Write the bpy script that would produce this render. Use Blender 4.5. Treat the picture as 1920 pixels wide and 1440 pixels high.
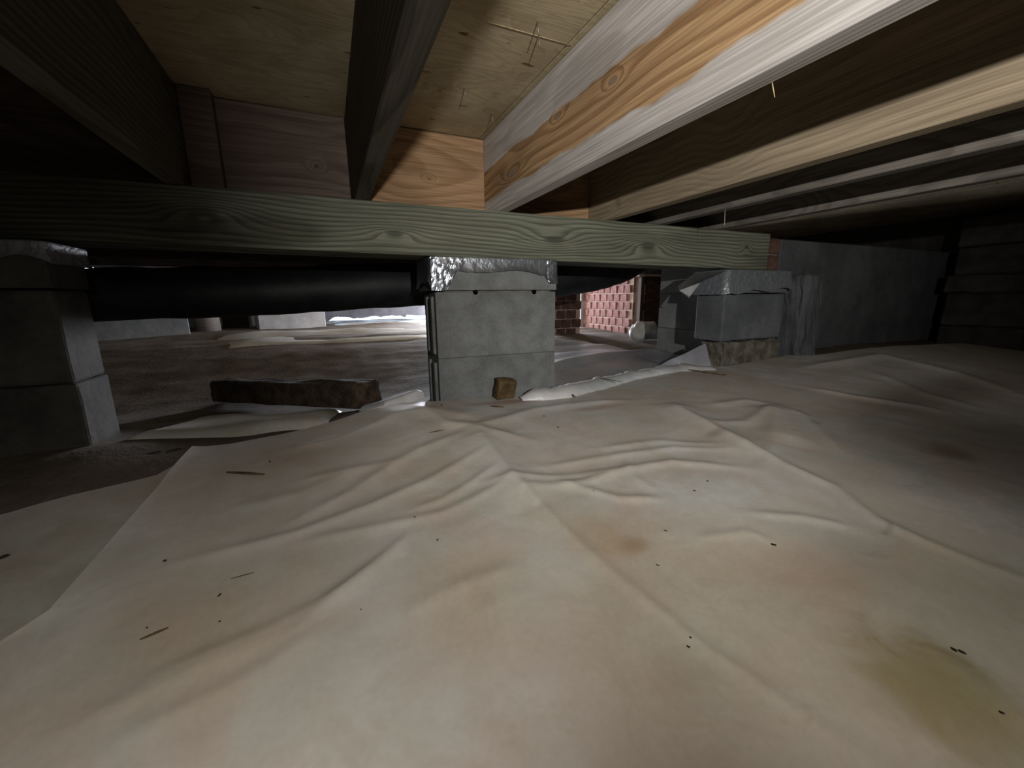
import bpy, math, random
import numpy as np
from mathutils import Matrix, Vector, noise as mnoise

random.seed(7)
for o in list(bpy.data.objects):
    bpy.data.objects.remove(o)
scene = bpy.context.scene
col = scene.collection

# ------------------------------------------------------------------ camera
H = 0.36                       # camera height above datum
F, YAW, PITCH, ROLL = 746.47, 0.4232, 0.2115, -0.0115
def cam_axes():
    fwd = np.array([math.sin(YAW)*math.cos(PITCH), math.cos(YAW)*math.cos(PITCH), -math.sin(PITCH)])
    right = np.array([math.cos(YAW), -math.sin(YAW), 0.0])
    up = np.cross(right, fwd)
    r2 = math.cos(ROLL)*right + math.sin(ROLL)*up
    u2 = -math.sin(ROLL)*right + math.cos(ROLL)*up
    return r2, u2, fwd
RX, UY, FW = cam_axes()
cd = bpy.data.cameras.new('camera')
cd.sensor_width = 36.0
cd.lens = F/1920*36
cd.clip_start = 0.01
cam = bpy.data.objects.new('camera', cd)
col.objects.link(cam)
cam.matrix_world = Matrix(((RX[0], UY[0], -FW[0], 0), (RX[1], UY[1], -FW[1], 0), (RX[2], UY[2], -FW[2], H), (0, 0, 0, 1)))
scene.camera = cam

# ------------------------------------------------------------------ world and lights
w = bpy.data.worlds.new('world')
scene.world = w
w.use_nodes = True
bg = w.node_tree.nodes['Background']
bg.inputs[0].default_value = (0.62, 0.78, 1.0, 1)
bg.inputs[1].default_value = 3.5

# hand lamp held above and behind the camera
ld = bpy.data.lights.new('hand_lamp_light', 'SPOT')
ld.energy = 96.0
ld.color = (1.0, 0.975, 0.93)
ld.spot_size = math.radians(87)
ld.spot_blend = 1.0
ld.shadow_soft_size = 0.007
lo = bpy.data.objects.new('hand_lamp_light', ld)
col.objects.link(lo)
LAMP = Vector((0.064, -0.60, H+0.191))
lo.location = LAMP
lo.rotation_euler = (Vector((0.98, 0.95, 0.47))-LAMP).to_track_quat('-Z', 'Y').to_euler()

# added fill spot at the camera, brightening the sheet at lower left
td = bpy.data.lights.new('floor_fill_light', 'SPOT')
td.energy = 11.0
td.color = (1.0, 0.97, 0.92)
td.spot_size = math.radians(105)
td.spot_blend = 1.0
td.shadow_soft_size = 0.01
to = bpy.data.objects.new('floor_fill_light', td)
col.objects.link(to)
to.location = (-0.03, -0.06, H+0.06)
to.rotation_euler = (Vector((-0.20, 0.46, -0.03))-to.location).to_track_quat('-Z', 'Y').to_euler()

# daylight coming in at the access opening of the far foundation wall
ad = bpy.data.lights.new('access_daylight', 'AREA')
ad.shape = 'RECTANGLE'
ad.size = 0.9
ad.size_y = 0.5
ad.energy = 300.0
ad.color = (0.86, 0.90, 1.0)
ao = bpy.data.objects.new('access_daylight', ad)
col.objects.link(ao)
ao.location = (1.95, 6.02, 0.36)
ao.rotation_euler = (math.radians(-90), 0, 0)

# daylight at an added, unseen opening in the side foundation wall
sd = bpy.data.lights.new('added_side_daylight', 'AREA')
sd.shape = 'RECTANGLE'
sd.size = 0.5
sd.size_y = 0.8
sd.energy = 58.0
sd.color = (0.88, 0.91, 1.0)
so = bpy.data.objects.new('added_side_daylight', sd)
col.objects.link(so)
so.location = (2.74, 4.75, 0.36)
so.rotation_euler = (0, math.radians(90), 0)

vs = scene.view_settings
vs.view_transform = 'Standard'
vs.look = 'None'
vs.exposure = 0.0
vs.gamma = 1.0
vs.use_curve_mapping = False

# ------------------------------------------------------------------ node helpers
class G:
    def __init__(s, name):
        s.m = bpy.data.materials.new(name)
        s.m.use_nodes = True
        s.t = s.m.node_tree
        s.b = s.t.nodes['Principled BSDF']
        s.co = s.t.nodes.new('ShaderNodeTexCoord')
    def put(s, sock, v):
        if isinstance(v, bpy.types.NodeSocket):
            s.t.links.new(v, sock)
        else:
            sock.default_value = v
    def obj(s):
        return s.co.outputs['Object']
    def xyz(s, v=None):
        n = s.t.nodes.new('ShaderNodeSeparateXYZ')
        s.put(n.inputs[0], v if v is not None else s.obj())
        return n.outputs
    def comb(s, x, y, z):
        n = s.t.nodes.new('ShaderNodeCombineXYZ')
        for i, v in enumerate((x, y, z)):
            s.put(n.inputs[i], v)
        return n.outputs[0]
    def ma(s, op, a, b=0.0, c=0.0, clamp=False):
        n = s.t.nodes.new('ShaderNodeMath')
        n.operation = op
        n.use_clamp = clamp
        for i, v in enumerate((a, b, c)):
            s.put(n.inputs[i], v)
        return n.outputs[0]
    def scale(s, v, xyz):
        n = s.t.nodes.new('ShaderNodeVectorMath')
        n.operation = 'MULTIPLY'
        s.put(n.inputs[0], v)
        n.inputs[1].default_value = xyz
        return n.outputs[0]
    def noise(s, v, sc, det=3, rough=0.55, dist=0.0):
        n = s.t.nodes.new('ShaderNodeTexNoise')
        s.put(n.inputs['Vector'], v)
        n.inputs['Scale'].default_value = sc
        n.inputs['Detail'].default_value = det
        n.inputs['Roughness'].default_value = rough
        n.inputs['Distortion'].default_value = dist
        return n.outputs['Fac']
    def step(s, v, a, b):
        n = s.t.nodes.new('ShaderNodeMapRange')
        n.interpolation_type = 'SMOOTHSTEP'
        s.put(n.inputs[0], v)
        s.put(n.inputs[1], a)
        s.put(n.inputs[2], b)
        return n.outputs[0]
    def mix(s, f, a, b):
        n = s.t.nodes.new('ShaderNodeMix')
        n.data_type = 'RGBA'
        s.put(n.inputs[0], f)
        s.put(n.inputs[6], (*a, 1) if isinstance(a, tuple) else a)
        s.put(n.inputs[7], (*b, 1) if isinstance(b, tuple) else b)
        return n.outputs[2]
    def mul(s, f, a, b):
        r = s.mix(f, a, b)
        r.node.blend_type = 'MULTIPLY'
        return r
    def gauss(s, p, c, r):
        """1 at c, falling off with per-axis radii r"""
        n = s.t.nodes.new('ShaderNodeVectorMath')
        n.operation = 'SUBTRACT'
        s.put(n.inputs[0], p)
        n.inputs[1].default_value = c
        k = s.scale(n.outputs[0], tuple(1/q for q in r))
        d = s.t.nodes.new('ShaderNodeVectorMath')
        d.operation = 'DOT_PRODUCT'
        s.put(d.inputs[0], k)
        s.put(d.inputs[1], k)
        return s.ma('EXPONENT', s.ma('MULTIPLY', d.outputs['Value'], -1.0))
    def bump(s, h, strength, dist=0.01):
        n = s.t.nodes.new('ShaderNodeBump')
        n.inputs['Strength'].default_value = strength
        n.inputs['Distance'].default_value = dist
        s.put(n.inputs['Height'], h)
        s.put(s.b.inputs['Normal'], n.outputs[0])
    def out(s, colour, rough=0.7, spec=0.3, metal=0.0):
        s.put(s.b.inputs['Base Color'], (*colour, 1) if isinstance(colour, tuple) else colour)
        s.put(s.b.inputs['Roughness'], rough)
        s.b.inputs['Specular IOR Level'].default_value = spec
        s.b.inputs['Metallic'].default_value = metal
        return s.m

def wood(name, axis, light, dark, freq=70, stains_and_shade=None, centre=(0.05, -0.12), wob=0.05, knots=(), band=None, rough=0.75, ring=0.6, contrast=1.0):
    """sawn softwood: growth rings around a wandering pith, knots, fine fibre"""
    g = G(name)
    info = g.t.nodes.new('ShaderNodeObjectInfo')
    x, y, z = g.xyz()
    u, a, b = {'x': (x, y, z), 'y': (y, x, z)}[axis]
    rnd = g.ma('MULTIPLY', info.outputs['Random'], 7.0)
    uu = g.ma('ADD', u, rnd)
    low = g.noise(g.comb(g.ma('MULTIPLY', uu, 1.3), g.ma('MULTIPLY', a, 3.0), g.ma('MULTIPLY', b, 3.0)), 1.0, 2)
    low2 = g.noise(g.comb(g.ma('MULTIPLY', uu, 2.6), 3.3, rnd), 1.0, 1)
    a2 = g.ma('ADD', a, g.ma('MULTIPLY_ADD', low2, wob*2, centre[0]-wob))
    b2 = g.ma('ADD', b, g.ma('MULTIPLY_ADD', low, wob*2, centre[1]-wob))
    r = g.ma('SQRT', g.ma('ADD', g.ma('MULTIPLY', a2, a2), g.ma('MULTIPLY', b2, b2)))
    kn = None
    for (ku, kb, ru, rb, amp) in knots:
        gq = g.gauss(g.comb(u, 0.0, b), (ku, 0.0, kb), (ru, 1.0, rb))
        r = g.ma('ADD', r, g.ma('MULTIPLY', gq, amp))
        core = g.step(gq, 0.80, 0.97)
        kn = core if kn is None else g.ma('MAXIMUM', kn, core)
    fr = g.ma('FRACT', g.ma('MULTIPLY', r, freq))
    late = g.ma('MULTIPLY', g.step(fr, 0.25, 0.85), g.ma('SUBTRACT', 1.0, g.step(fr, 0.9, 1.0)))
    fib = g.noise(g.comb(g.ma('MULTIPLY', uu, 5.0), g.ma('MULTIPLY', a, 300.0), g.ma('MULTIPLY', b, 300.0)), 1.0, 2)
    blot = g.noise(g.comb(g.ma('MULTIPLY', uu, 3.0), g.ma('MULTIPLY', a, 12.0), g.ma('MULTIPLY', b, 12.0)), 1.0, 3)
    c = g.mix(g.ma('MULTIPLY', late, ring), light, dark)
    if band:
        lo_, hi_, bl, bd = band
        wv = g.ma('MULTIPLY_ADD', g.noise(g.comb(g.ma('MULTIPLY', u, 6.0), 0.0, 1.7), 1.0, 3), 0.05, -0.025)
        bz = g.ma('ADD', b, wv)
        mk = g.ma('MULTIPLY', g.step(bz, lo_-0.004, lo_+0.004), g.ma('SUBTRACT', 1.0, g.step(bz, hi_-0.004, hi_+0.004)))
        c = g.mix(mk, c, g.mix(g.ma('MULTIPLY', late, 0.75), bl, bd))
    c = g.mul(0.6*contrast, c, g.mix(g.step(fib, 0.25, 0.75), (0.5, 0.48, 0.46), (1.15, 1.15, 1.15)))
    c = g.mul(0.5*contrast, c, g.mix(g.step(blot, 0.3, 0.7), (0.62, 0.6, 0.58), (1.1, 1.1, 1.1)))
    if stains_and_shade:
        for (su, sb, ru, rb, sc_, am) in stains_and_shade:
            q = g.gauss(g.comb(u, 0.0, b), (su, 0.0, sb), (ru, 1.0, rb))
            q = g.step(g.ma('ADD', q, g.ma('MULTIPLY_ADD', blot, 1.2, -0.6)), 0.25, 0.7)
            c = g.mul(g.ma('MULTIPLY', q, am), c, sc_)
    if kn is not None:
        c = g.mix(g.ma('MULTIPLY', kn, 0.7), c, tuple(q*0.45 for q in dark))
    g.bump(g.ma('ADD', g.ma('MULTIPLY', fib, 0.4), g.ma('MULTIPLY', late, 0.3)), 0.25, 0.002)
    return g.out(c, rough, 0.2)

def mat_simple(name, c1, c2, sc, rough=0.85, bump=0.4, bd=0.004, det=5, spec=0.2, extra=None):
    g = G(name)
    n = g.noise(g.obj(), sc, det, 0.62)
    n2 = g.noise(g.obj(), sc*9, 3, 0.6)
    n3 = g.noise(g.obj(), sc*0.22, 2, 0.5)
    c = g.mix(g.step(n, 0.3, 0.7), c1, c2)
    c = g.mul(0.45, c, g.mix(n2, (0.4, 0.4, 0.4), (1.4, 1.4, 1.4)))
    c = g.mul(0.5, c, g.mix(g.step(n3, 0.35, 0.65), (0.7, 0.7, 0.7), (1.1, 1.1, 1.1)))
    if extra:
        c = extra(g, c)
    g.bump(g.ma('ADD', n, g.ma('MULTIPLY', n2, 0.5)), bump, bd)
    return g.out(c, rough, spec)

# materials -----------------------------------------------------------------
M = {}
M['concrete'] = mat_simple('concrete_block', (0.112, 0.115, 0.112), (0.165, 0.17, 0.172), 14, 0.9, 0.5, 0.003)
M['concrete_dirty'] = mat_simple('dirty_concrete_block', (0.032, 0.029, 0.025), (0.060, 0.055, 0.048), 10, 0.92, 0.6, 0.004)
M['rough_concrete'] = mat_simple('rough_broken_concrete', (0.09, 0.08, 0.06), (0.22, 0.20, 0.165), 16, 0.95, 1.0, 0.012)
M['parge'] = mat_simple('parging', (0.17, 0.18, 0.185), (0.26, 0.27, 0.275), 6, 0.9, 0.5, 0.004)
M['dirt'] = mat_simple('soil', (0.090, 0.070, 0.055), (0.155, 0.125, 0.10), 7, 0.98, 0.5, 0.008)
M['mortar'] = mat_simple('mortar', (0.40, 0.27, 0.23), (0.58, 0.43, 0.37), 20, 0.95, 0.8, 0.005)
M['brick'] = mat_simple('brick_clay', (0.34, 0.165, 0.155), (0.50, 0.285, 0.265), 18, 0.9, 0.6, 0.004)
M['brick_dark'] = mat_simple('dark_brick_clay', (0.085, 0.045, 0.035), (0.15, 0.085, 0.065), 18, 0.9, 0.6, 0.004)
M['duct'] = mat_simple('black_plastic_jacket', (0.006, 0.0065, 0.007), (0.014, 0.015, 0.016), 12, 0.55, 0.35, 0.004, spec=0.3)
M['bark'] = mat_simple('rotten_timber', (0.035, 0.024, 0.016), (0.10, 0.07, 0.045), 22, 0.98, 1.0, 0.015)
M['chip'] = mat_simple('brown_wood_chip', (0.060, 0.038, 0.018), (0.13, 0.085, 0.042), 30, 0.95, 0.8, 0.006)
M['straw'] = mat_simple('straw', (0.30, 0.22, 0.12), (0.5, 0.4, 0.26), 60, 0.9, 0.3, 0.001)
M['twig'] = mat_simple('dry_twig', (0.06, 0.04, 0.02), (0.16, 0.115, 0.06), 60, 0.9, 0.4, 0.001)
M['crumb'] = mat_simple('dark_soil_crumb', (0.015, 0.012, 0.009), (0.05, 0.035, 0.025), 90, 0.95, 0.5, 0.001)
M['black'] = G('dark_hole').out((0.003, 0.003, 0.003), 0.95, 0.0)
M['steel'] = G('steel_nail').out((0.25, 0.23, 0.2), 0.5, 0.5, 0.8)
M['web'] = G('cobweb_strand').out((0.5, 0.48, 0.45), 0.9, 0.1)
M['board_white'] = mat_simple('white_plastic_board', (0.55, 0.55, 0.58), (0.72, 0.72, 0.75), 6, 0.6, 0.2, 0.003)
M['blue_board'] = mat_simple('blue_grey_board', (0.16, 0.17, 0.21), (0.26, 0.27, 0.33), 5, 0.8, 0.4, 0.005)

def foil_mat():
    g = G('aluminium_foil_tape')
    n = g.noise(g.obj(), 60, 3, 0.6, 0.6)
    g.bump(n, 0.3, 0.004)
    return g.out(g.mix(n, (0.24, 0.26, 0.285), (0.46, 0.49, 0.54)), 0.30, 0.5, 0.88)
M['foil'] = foil_mat()
def foil_dull():
    g = G('weathered_foil_tape')
    n = g.noise(g.obj(), 45, 3, 0.6, 0.6)
    g.bump(n, 0.6, 0.004)
    return g.out(g.mix(n, (0.20, 0.22, 0.24), (0.34, 0.36, 0.385)), 0.45, 0.5, 0.6)
M['foil_dull'] = foil_dull()
M['foil_dirty'] = mat_simple('soiled_foil', (0.10, 0.10, 0.10), (0.20, 0.20, 0.20), 20, 0.45, 0.4, 0.003, spec=0.5)
M['parge_mid'] = mat_simple('grey_parging', (0.085, 0.09, 0.097), (0.135, 0.142, 0.152), 6, 0.9, 0.5, 0.004)
M['parge_dark'] = mat_simple('dark_parging', (0.065, 0.07, 0.072), (0.11, 0.115, 0.12), 6, 0.92, 0.5, 0.004)

M['girder'] = wood('green_treated_lumber', 'x', (0.185, 0.192, 0.145), (0.08, 0.085, 0.062), freq=80, centre=(0.02, -0.085), wob=0.035, stains_and_shade=((-0.62, 0.0, 0.42, 0.2, (0.32, 0.31, 0.30), 0.9), (-0.12, -0.015, 0.16, 0.04, (0.5, 0.48, 0.42), 0.8), (-1.3, 0.0, 0.6, 0.3, (0.3, 0.3, 0.3), 0.9)),  # dark blotches, with the lamp's fade toward the left end painted in
                   knots=((0.708, -0.004, 0.11, 0.032, -0.035), (1.11, -0.006, 0.10, 0.034, 0.05), (0.19, -0.012, 0.07, 0.02, 0.03),
                          (-0.248, 0.012, 0.09, 0.03, 0.04), (1.655, 0.008, 0.03, 0.025, 0.02)), ring=0.85)
M['joist_pale'] = wood('pale_pine_orange_heart', 'y', (0.62, 0.585, 0.56), (0.48, 0.44, 0.41), freq=150, centre=(0.3, -0.05), wob=0.010,
                       knots=((0.663, -0.003, 0.03, 0.014, -0.013), (0.858, 0.012, 0.03, 0.012, -0.012), (1.104, -0.04, 0.07, 0.02, -0.016)),
                       band=(-0.072, 0.021, (0.52, 0.335, 0.18), (0.29, 0.16, 0.075)))
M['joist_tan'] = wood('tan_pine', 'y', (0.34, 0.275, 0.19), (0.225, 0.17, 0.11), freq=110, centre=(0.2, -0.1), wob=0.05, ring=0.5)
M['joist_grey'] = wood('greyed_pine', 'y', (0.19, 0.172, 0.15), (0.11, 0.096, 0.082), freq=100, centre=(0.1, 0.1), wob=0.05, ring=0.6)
M['joist_dark'] = wood('dark_pine', 'y', (0.125, 0.112, 0.09), (0.06, 0.052, 0.04), freq=90, centre=(0.06, -0.1), wob=0.05, ring=0.7)  # evenly darker pine for the two left joists
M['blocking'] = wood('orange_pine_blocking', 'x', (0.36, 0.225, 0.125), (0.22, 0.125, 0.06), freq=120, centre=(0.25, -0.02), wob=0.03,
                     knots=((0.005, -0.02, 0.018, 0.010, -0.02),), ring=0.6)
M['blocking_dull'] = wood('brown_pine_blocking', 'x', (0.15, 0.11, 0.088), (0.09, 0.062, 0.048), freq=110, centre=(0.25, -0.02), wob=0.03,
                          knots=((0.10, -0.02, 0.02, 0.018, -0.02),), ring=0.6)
M['plank'] = wood('plain_brown_board', 'x', (0.12, 0.085, 0.065), (0.07, 0.048, 0.035), freq=90, centre=(0.2, 0.0), wob=0.03)
M['post'] = wood('grey_weathered_post', 'x', (0.34, 0.31, 0.29), (0.2, 0.18, 0.165), freq=90, centre=(0.2, 0.0), wob=0.03)

def plywood():
    g = G('plywood_subfloor')
    x, y, z = g.xyz()
    n = g.noise(g.comb(g.ma('MULTIPLY', x, 2.2), g.ma('MULTIPLY', y, 7.0), 0.0), 1.6, 3, 0.5, 1.2)
    rings = g.ma('FRACT', g.ma('MULTIPLY', n, 9.0))
    late = g.ma('MULTIPLY', g.step(rings, 0.2, 0.9), g.ma('SUBTRACT', 1.0, g.step(rings, 0.92, 1.0)))
    fib = g.noise(g.comb(g.ma('MULTIPLY', x, 6.0), g.ma('MULTIPLY', y, 240.0), 0.0), 1.0, 2)
    blot = g.noise(g.obj(), 3.2, 3)
    c = g.mix(g.ma('MULTIPLY', late, 0.45), (0.50, 0.42, 0.28), (0.33, 0.26, 0.15))
    c = g.mul(0.5, c, g.mix(fib, (0.5, 0.5, 0.5), (1.2, 1.2, 1.2)))
    c = g.mul(0.7, c, g.mix(g.step(blot, 0.35, 0.65), (0.62, 0.58, 0.5), (1.1, 1.1, 1.1)))
    specks = g.noise(g.comb(g.ma('MULTIPLY', x, 14.0), g.ma('MULTIPLY', y, 38.0), 0.0), 1.0, 2)
    c = g.mul(g.step(specks, 0.68, 0.74), c, (0.35, 0.3, 0.25))
    g.bump(fib, 0.2, 0.002)
    return g.out(c, 0.8, 0.15)
M['plywood'] = plywood()

# ------------------------------------------------------------------ mesh helpers
def tag(o, label=None, cat=None, group=None, kind=None):
    if label: o['label'] = label
    if cat: o['category'] = cat
    if group: o['group'] = group
    if kind: o['kind'] = kind
    return o

def link(name, me, mat, parent=None, loc=(0, 0, 0), rot=(0, 0, 0)):
    o = bpy.data.objects.new(name, me)
    col.objects.link(o)
    if mat and not me.materials:
        me.materials.append(M[mat] if isinstance(mat, str) else mat)
    o.location = loc
    o.rotation_euler = rot
    if parent: o.parent = parent
    return o

def empty(name, loc=(0, 0, 0), rz=0.0):
    o = bpy.data.objects.new(name, None)
    col.objects.link(o)
    o.empty_display_size = 0.05
    o.location = loc
    o.rotation_euler = (0, 0, rz)
    return o

def pydata(name, v, f, smooth=False):
    me = bpy.data.meshes.new(name)
    me.from_pydata([tuple(map(float, q)) for q in v], [], f)
    if smooth:
        me.polygons.foreach_set('use_smooth', [True]*len(me.polygons))
    me.update()
    return me

def grid_mesh(name, P, smooth=True, closed_u=False):
    """P: (nu, nv, 3) array -> quad mesh"""
    nu, nv = P.shape[:2]
    idx = np.arange(nu*nv).reshape(nu, nv)
    A = idx if not closed_u else np.vstack([idx, idx[:1]])
    f = np.stack([A[:-1, :-1], A[1:, :-1], A[1:, 1:], A[:-1, 1:]], -1).reshape(-1, 4)
    me = bpy.data.meshes.new(name)
    me.vertices.add(nu*nv)
    me.vertices.foreach_set('co', P.reshape(-1).astype(np.float32))
    me.loops.add(f.size)
    me.loops.foreach_set('vertex_index', f.reshape(-1).astype(np.int32))
    me.polygons.add(len(f))
    me.polygons.foreach_set('loop_start', (np.arange(len(f))*4).astype(np.int32))
    me.polygons.foreach_set('loop_total', np.full(len(f), 4, np.int32))
    me.update(calc_edges=True)
    me.polygons.foreach_set('use_smooth', [smooth]*len(f))
    me.validate()
    return me

import bmesh
def box_mesh(name, sx, sy, sz, bevel=0.003, seg=1, rough=0.0, cuts=0, seed=0):
    """box centred on x,y with its base at z=0; optional surface roughness"""
    bm = bmesh.new()
    bmesh.ops.create_cube(bm, size=1.0)
    for v in bm.verts:
        v.co = Vector((v.co.x*sx, v.co.y*sy, (v.co.z+0.5)*sz))
    if bevel:
        bmesh.ops.bevel(bm, geom=list(bm.edges), offset=bevel, segments=seg, affect='EDGES', profile=0.5)
    if cuts:
        bmesh.ops.subdivide_edges(bm, edges=[e for e in bm.edges if e.calc_length() > 0.012], cuts=cuts, use_grid_fill=True)
    if rough:
        for v in bm.verts:
            p = v.co*16+Vector((seed*3.1, 0, seed))
            v.co += mnoise.noise_vector(p)*rough + mnoise.noise_vector(p*3)*rough*0.5
    me = bpy.data.meshes.new(name)
    bm.to_mesh(me)
    bm.free()
    return me

def box(name, x0, x1, y0, y1, z0, z1, mat, parent=None, bevel=0.003, rough=0.0, cuts=0, seed=0, base=(0, 0, 0)):
    me = box_mesh(name, x1-x0, y1-y0, z1-z0, bevel, 1, rough, cuts, seed)
    return link(name, me, mat, parent, ((x0+x1)/2-base[0], (y0+y1)/2-base[1], z0-base[2]))

def tube_mesh(name, pts, radii, n=16, caps=True, wob=0.0, flat=1.0):
    pts = [Vector(p) for p in pts]
    if isinstance(radii, (int, float)):
        radii = [radii]*len(pts)
    v, f = [], []
    ref = Vector((0, 0, 1))
    for i, p in enumerate(pts):
        t = (pts[min(i+1, len(pts)-1)]-pts[max(i-1, 0)]).normalized()
        a = t.cross(ref)
        if a.length < 1e-3:
            a = t.cross(Vector((1, 0, 0)))
        a.normalize()
        b = a.cross(t).normalized()
        for k in range(n):
            th = 2*math.pi*k/n
            d = a*math.cos(th)+b*math.sin(th)*flat
            q = p+d*radii[i]
            if wob:
                q = q+d*mnoise.noise(q*9)*wob
            v.append(q)
    for i in range(len(pts)-1):
        for k in range(n):
            f.append((i*n+k, i*n+(k+1) % n, (i+1)*n+(k+1) % n, (i+1)*n+k))
    if caps:
        f.append(tuple(range(n))[::-1])
        f.append(tuple(range((len(pts)-1)*n, len(pts)*n)))
    return pydata(name, v, f, True)

# ------------------------------------------------------------------ ground shape
CTRL = [(-.54, 1.10, -.295), (-.55, .85, -.342), (-.28, 1.05, -.318), (0, 1.1, -.311), (.09, 1.12, -.292), (.23, 1.13, -.297), (.5, 1.15, -.312),
        (.7, 1.18, -.312), (1.2, 1.18, -.303), (1.6, 1.15, -.298), (2.1, 1.18, -.268), (2.6, 1.1, -.262), (3.3, 1.0, -.285), (.3, .7, -.342),
        (.2, .4, -.385), (0, 0, -.43), (.9, .2, -.41), (1.2, .6, -.355), (1.9, .6, -.335), (2.8, .3, -.36), (-1, .5, -.41), (-1.6, 1.2, -.33),
        (-.2, 1.55, -.385), (.12, 1.5, -.365), (.1, 1.8, -.395), (-.6, 1.9, -.40), (-1.2, 1.9, -.40), (0, 2.5, -.365), (.4, 3.0, -.305), (-.4, 3.1, -.31), (-1.2, 3.2, -.32),
        (.9, 1.45, -.318), (1.2, 1.8, -.325), (1.6, 1.6, -.31), (1.9, 2.0, -.33), (1.7, 2.6, -.30), (2.5, 3.0, -.315), (2.5, 3.9, -.31), (1.2, 3.0, -.30), (1.8, 3.2, -.285),
        (1.0, 4.0, -.285), (0, 4.5, -.285), (-2, 4.5, -.285), (1.5, 6, -.285), (0, 6, -.285), (-3, 6, -.285), (-3, 3, -.33), (-3, 0, -.41), (-3, -2, -.43),
        (0, -2, -.44), (3.7, -2, -.42), (3.8, 1, -.30), (3.8, 4, -.31), (3.8, 6, -.29), (1, -1, -.43)]
C = np.array(CTRL)
def _tps(r2):
    return 0.5*r2*np.log(r2+1e-9)
_n = len(C)
_K = _tps(((C[:, None, :2]-C[None, :, :2])**2).sum(-1)) + 0.002*np.eye(_n)
_P = np.hstack([np.ones((_n, 1)), C[:, :2]])
_A = np.vstack([np.hstack([_K, _P]), np.hstack([_P.T, np.zeros((3, 3))])])
_W = np.linalg.solve(_A, np.concatenate([C[:, 2], np.zeros(3)]))
def gz(x, y):
    """ground height (world z) at arrays x, y"""
    x = np.asarray(x, float)
    y = np.asarray(y, float)
    z = _W[_n]+_W[_n+1]*x+_W[_n+2]*y
    for i in range(_n):
        z = z+_W[i]*_tps((x-C[i, 0])**2+(y-C[i, 1])**2)
    return z+H

def ray(px, py):
    return RX*((px-960)/F)+UY*((720-py)/F)+FW
def on_ground(px, py, lift=0.0):
    d = ray(px, py)
    d = d/np.linalg.norm(d)
    t = np.linspace(0.2, 7.5, 1500)
    X = d[0]*t
    Y = d[1]*t
    Z = H+d[2]*t
    h = Z-gz(X, Y)-lift
    i = int(np.argmax(h <= 0)) if (h <= 0).any() else len(t)-1
    return np.array([X[i], Y[i], Z[i]])

def seg_dist(X, Y, poly):
    """distance to an xy polyline and position 0..1 along it"""
    best = np.full(X.shape, 1e9)
    par = np.zeros(X.shape)
    L = [0.0]
    for a, b in zip(poly[:-1], poly[1:]):
        L.append(L[-1]+math.hypot(b[0]-a[0], b[1]-a[1]))
    for i, (a, b) in enumerate(zip(poly[:-1], poly[1:])):
        dx, dy = b[0]-a[0], b[1]-a[1]
        l2 = dx*dx+dy*dy+1e-12
        t = np.clip(((X-a[0])*dx+(Y-a[1])*dy)/l2, 0, 1)
        d = np.hypot(X-a[0]-t*dx, Y-a[1]-t*dy)
        k = d < best
        best = np.where(k, d, best)
        par = np.where(k, (L[i]+t*math.sqrt(l2))/L[-1], par)
    return best, par

def fbm(X, Y, sc, seed=0.0, octs=3):
    """cheap smooth pseudo noise from summed sines, for numpy arrays"""
    rs = np.random.RandomState(int(seed*10)+3)
    z = np.zeros(X.shape)
    amp = 1.0
    for o in range(octs):
        for k in range(5):
            th = rs.rand()*2*math.pi
            ph = rs.rand()*2*math.pi
            fr = sc*(0.7+0.6*rs.rand())*2**o
            z += amp*np.sin((X*math.cos(th)+Y*math.sin(th))*fr+ph+0.7*np.sin((X*math.sin(th)-Y*math.cos(th))*fr*0.6+ph*2))
        amp *= 0.5
    return z/5.0

# ------------------------------------------------------------------ setting
def ground():
    xs = np.concatenate([np.linspace(-3.05, -1.0, 40)[:-1], np.linspace(-1.0, 2.7, 150)[:-1], np.linspace(2.7, 3.85, 24)])
    ys = np.concatenate([np.linspace(-2.05, 0.6, 50)[:-1], np.linspace(0.6, 3.6, 130)[:-1], np.linspace(3.6, 6.6, 60)])
    X, Y = np.meshgrid(xs, ys, indexing='ij')
    Z = gz(X, Y)-0.016+0.0045*fbm(X, Y, 9, 1)+0.0012*fbm(X, Y, 33, 2)
    far = np.clip((Y-2.6)/0.8, 0, 1)
    Z += far*(0.014*fbm(X*0.6, Y*1.3, 5.5, 3))
    o = link('floor', grid_mesh('floor', np.stack([X, Y, Z], -1)), 'dirt')
    tag(o, kind='structure')
ground()

ZS = H+0.4997          # underside of the subfloor
ZT = H+0.2646          # joist bottoms / girder top
ceil = box('ceiling', -3.1, 3.9, -2.1, 6.6, ZS+0.019, ZS+0.06, 'plywood', bevel=0)
tag(ceil, kind='structure')
base = (0.4, 2.25, ZS+0.019)
for i, (x0, x1) in enumerate(((-3.1, -1.95), (-1.947, 0.49), (0.493, 2.93), (2.933, 3.9))):
    for j, (y0, y1) in enumerate(((-2.1, 0.118), (0.121, 1.337), (1.340, 2.556), (2.559, 3.775), (3.778, 6.6))):
        box('plywood_panel', x0, x1, y0, y1, ZS, ZS+0.019, 'plywood', ceil, bevel=0.001, base=base)

def wall(name, x0, x1, y0, y1, z0, z1, mat):
    return tag(box(name, x0, x1, y0, y1, z0, z1, mat, bevel=0), kind='structure')
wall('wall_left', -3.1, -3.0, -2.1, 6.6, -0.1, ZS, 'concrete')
wall('wall_near', -3.1, 3.9, -2.1, -2.0, -0.1, ZS, 'concrete')
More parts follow.
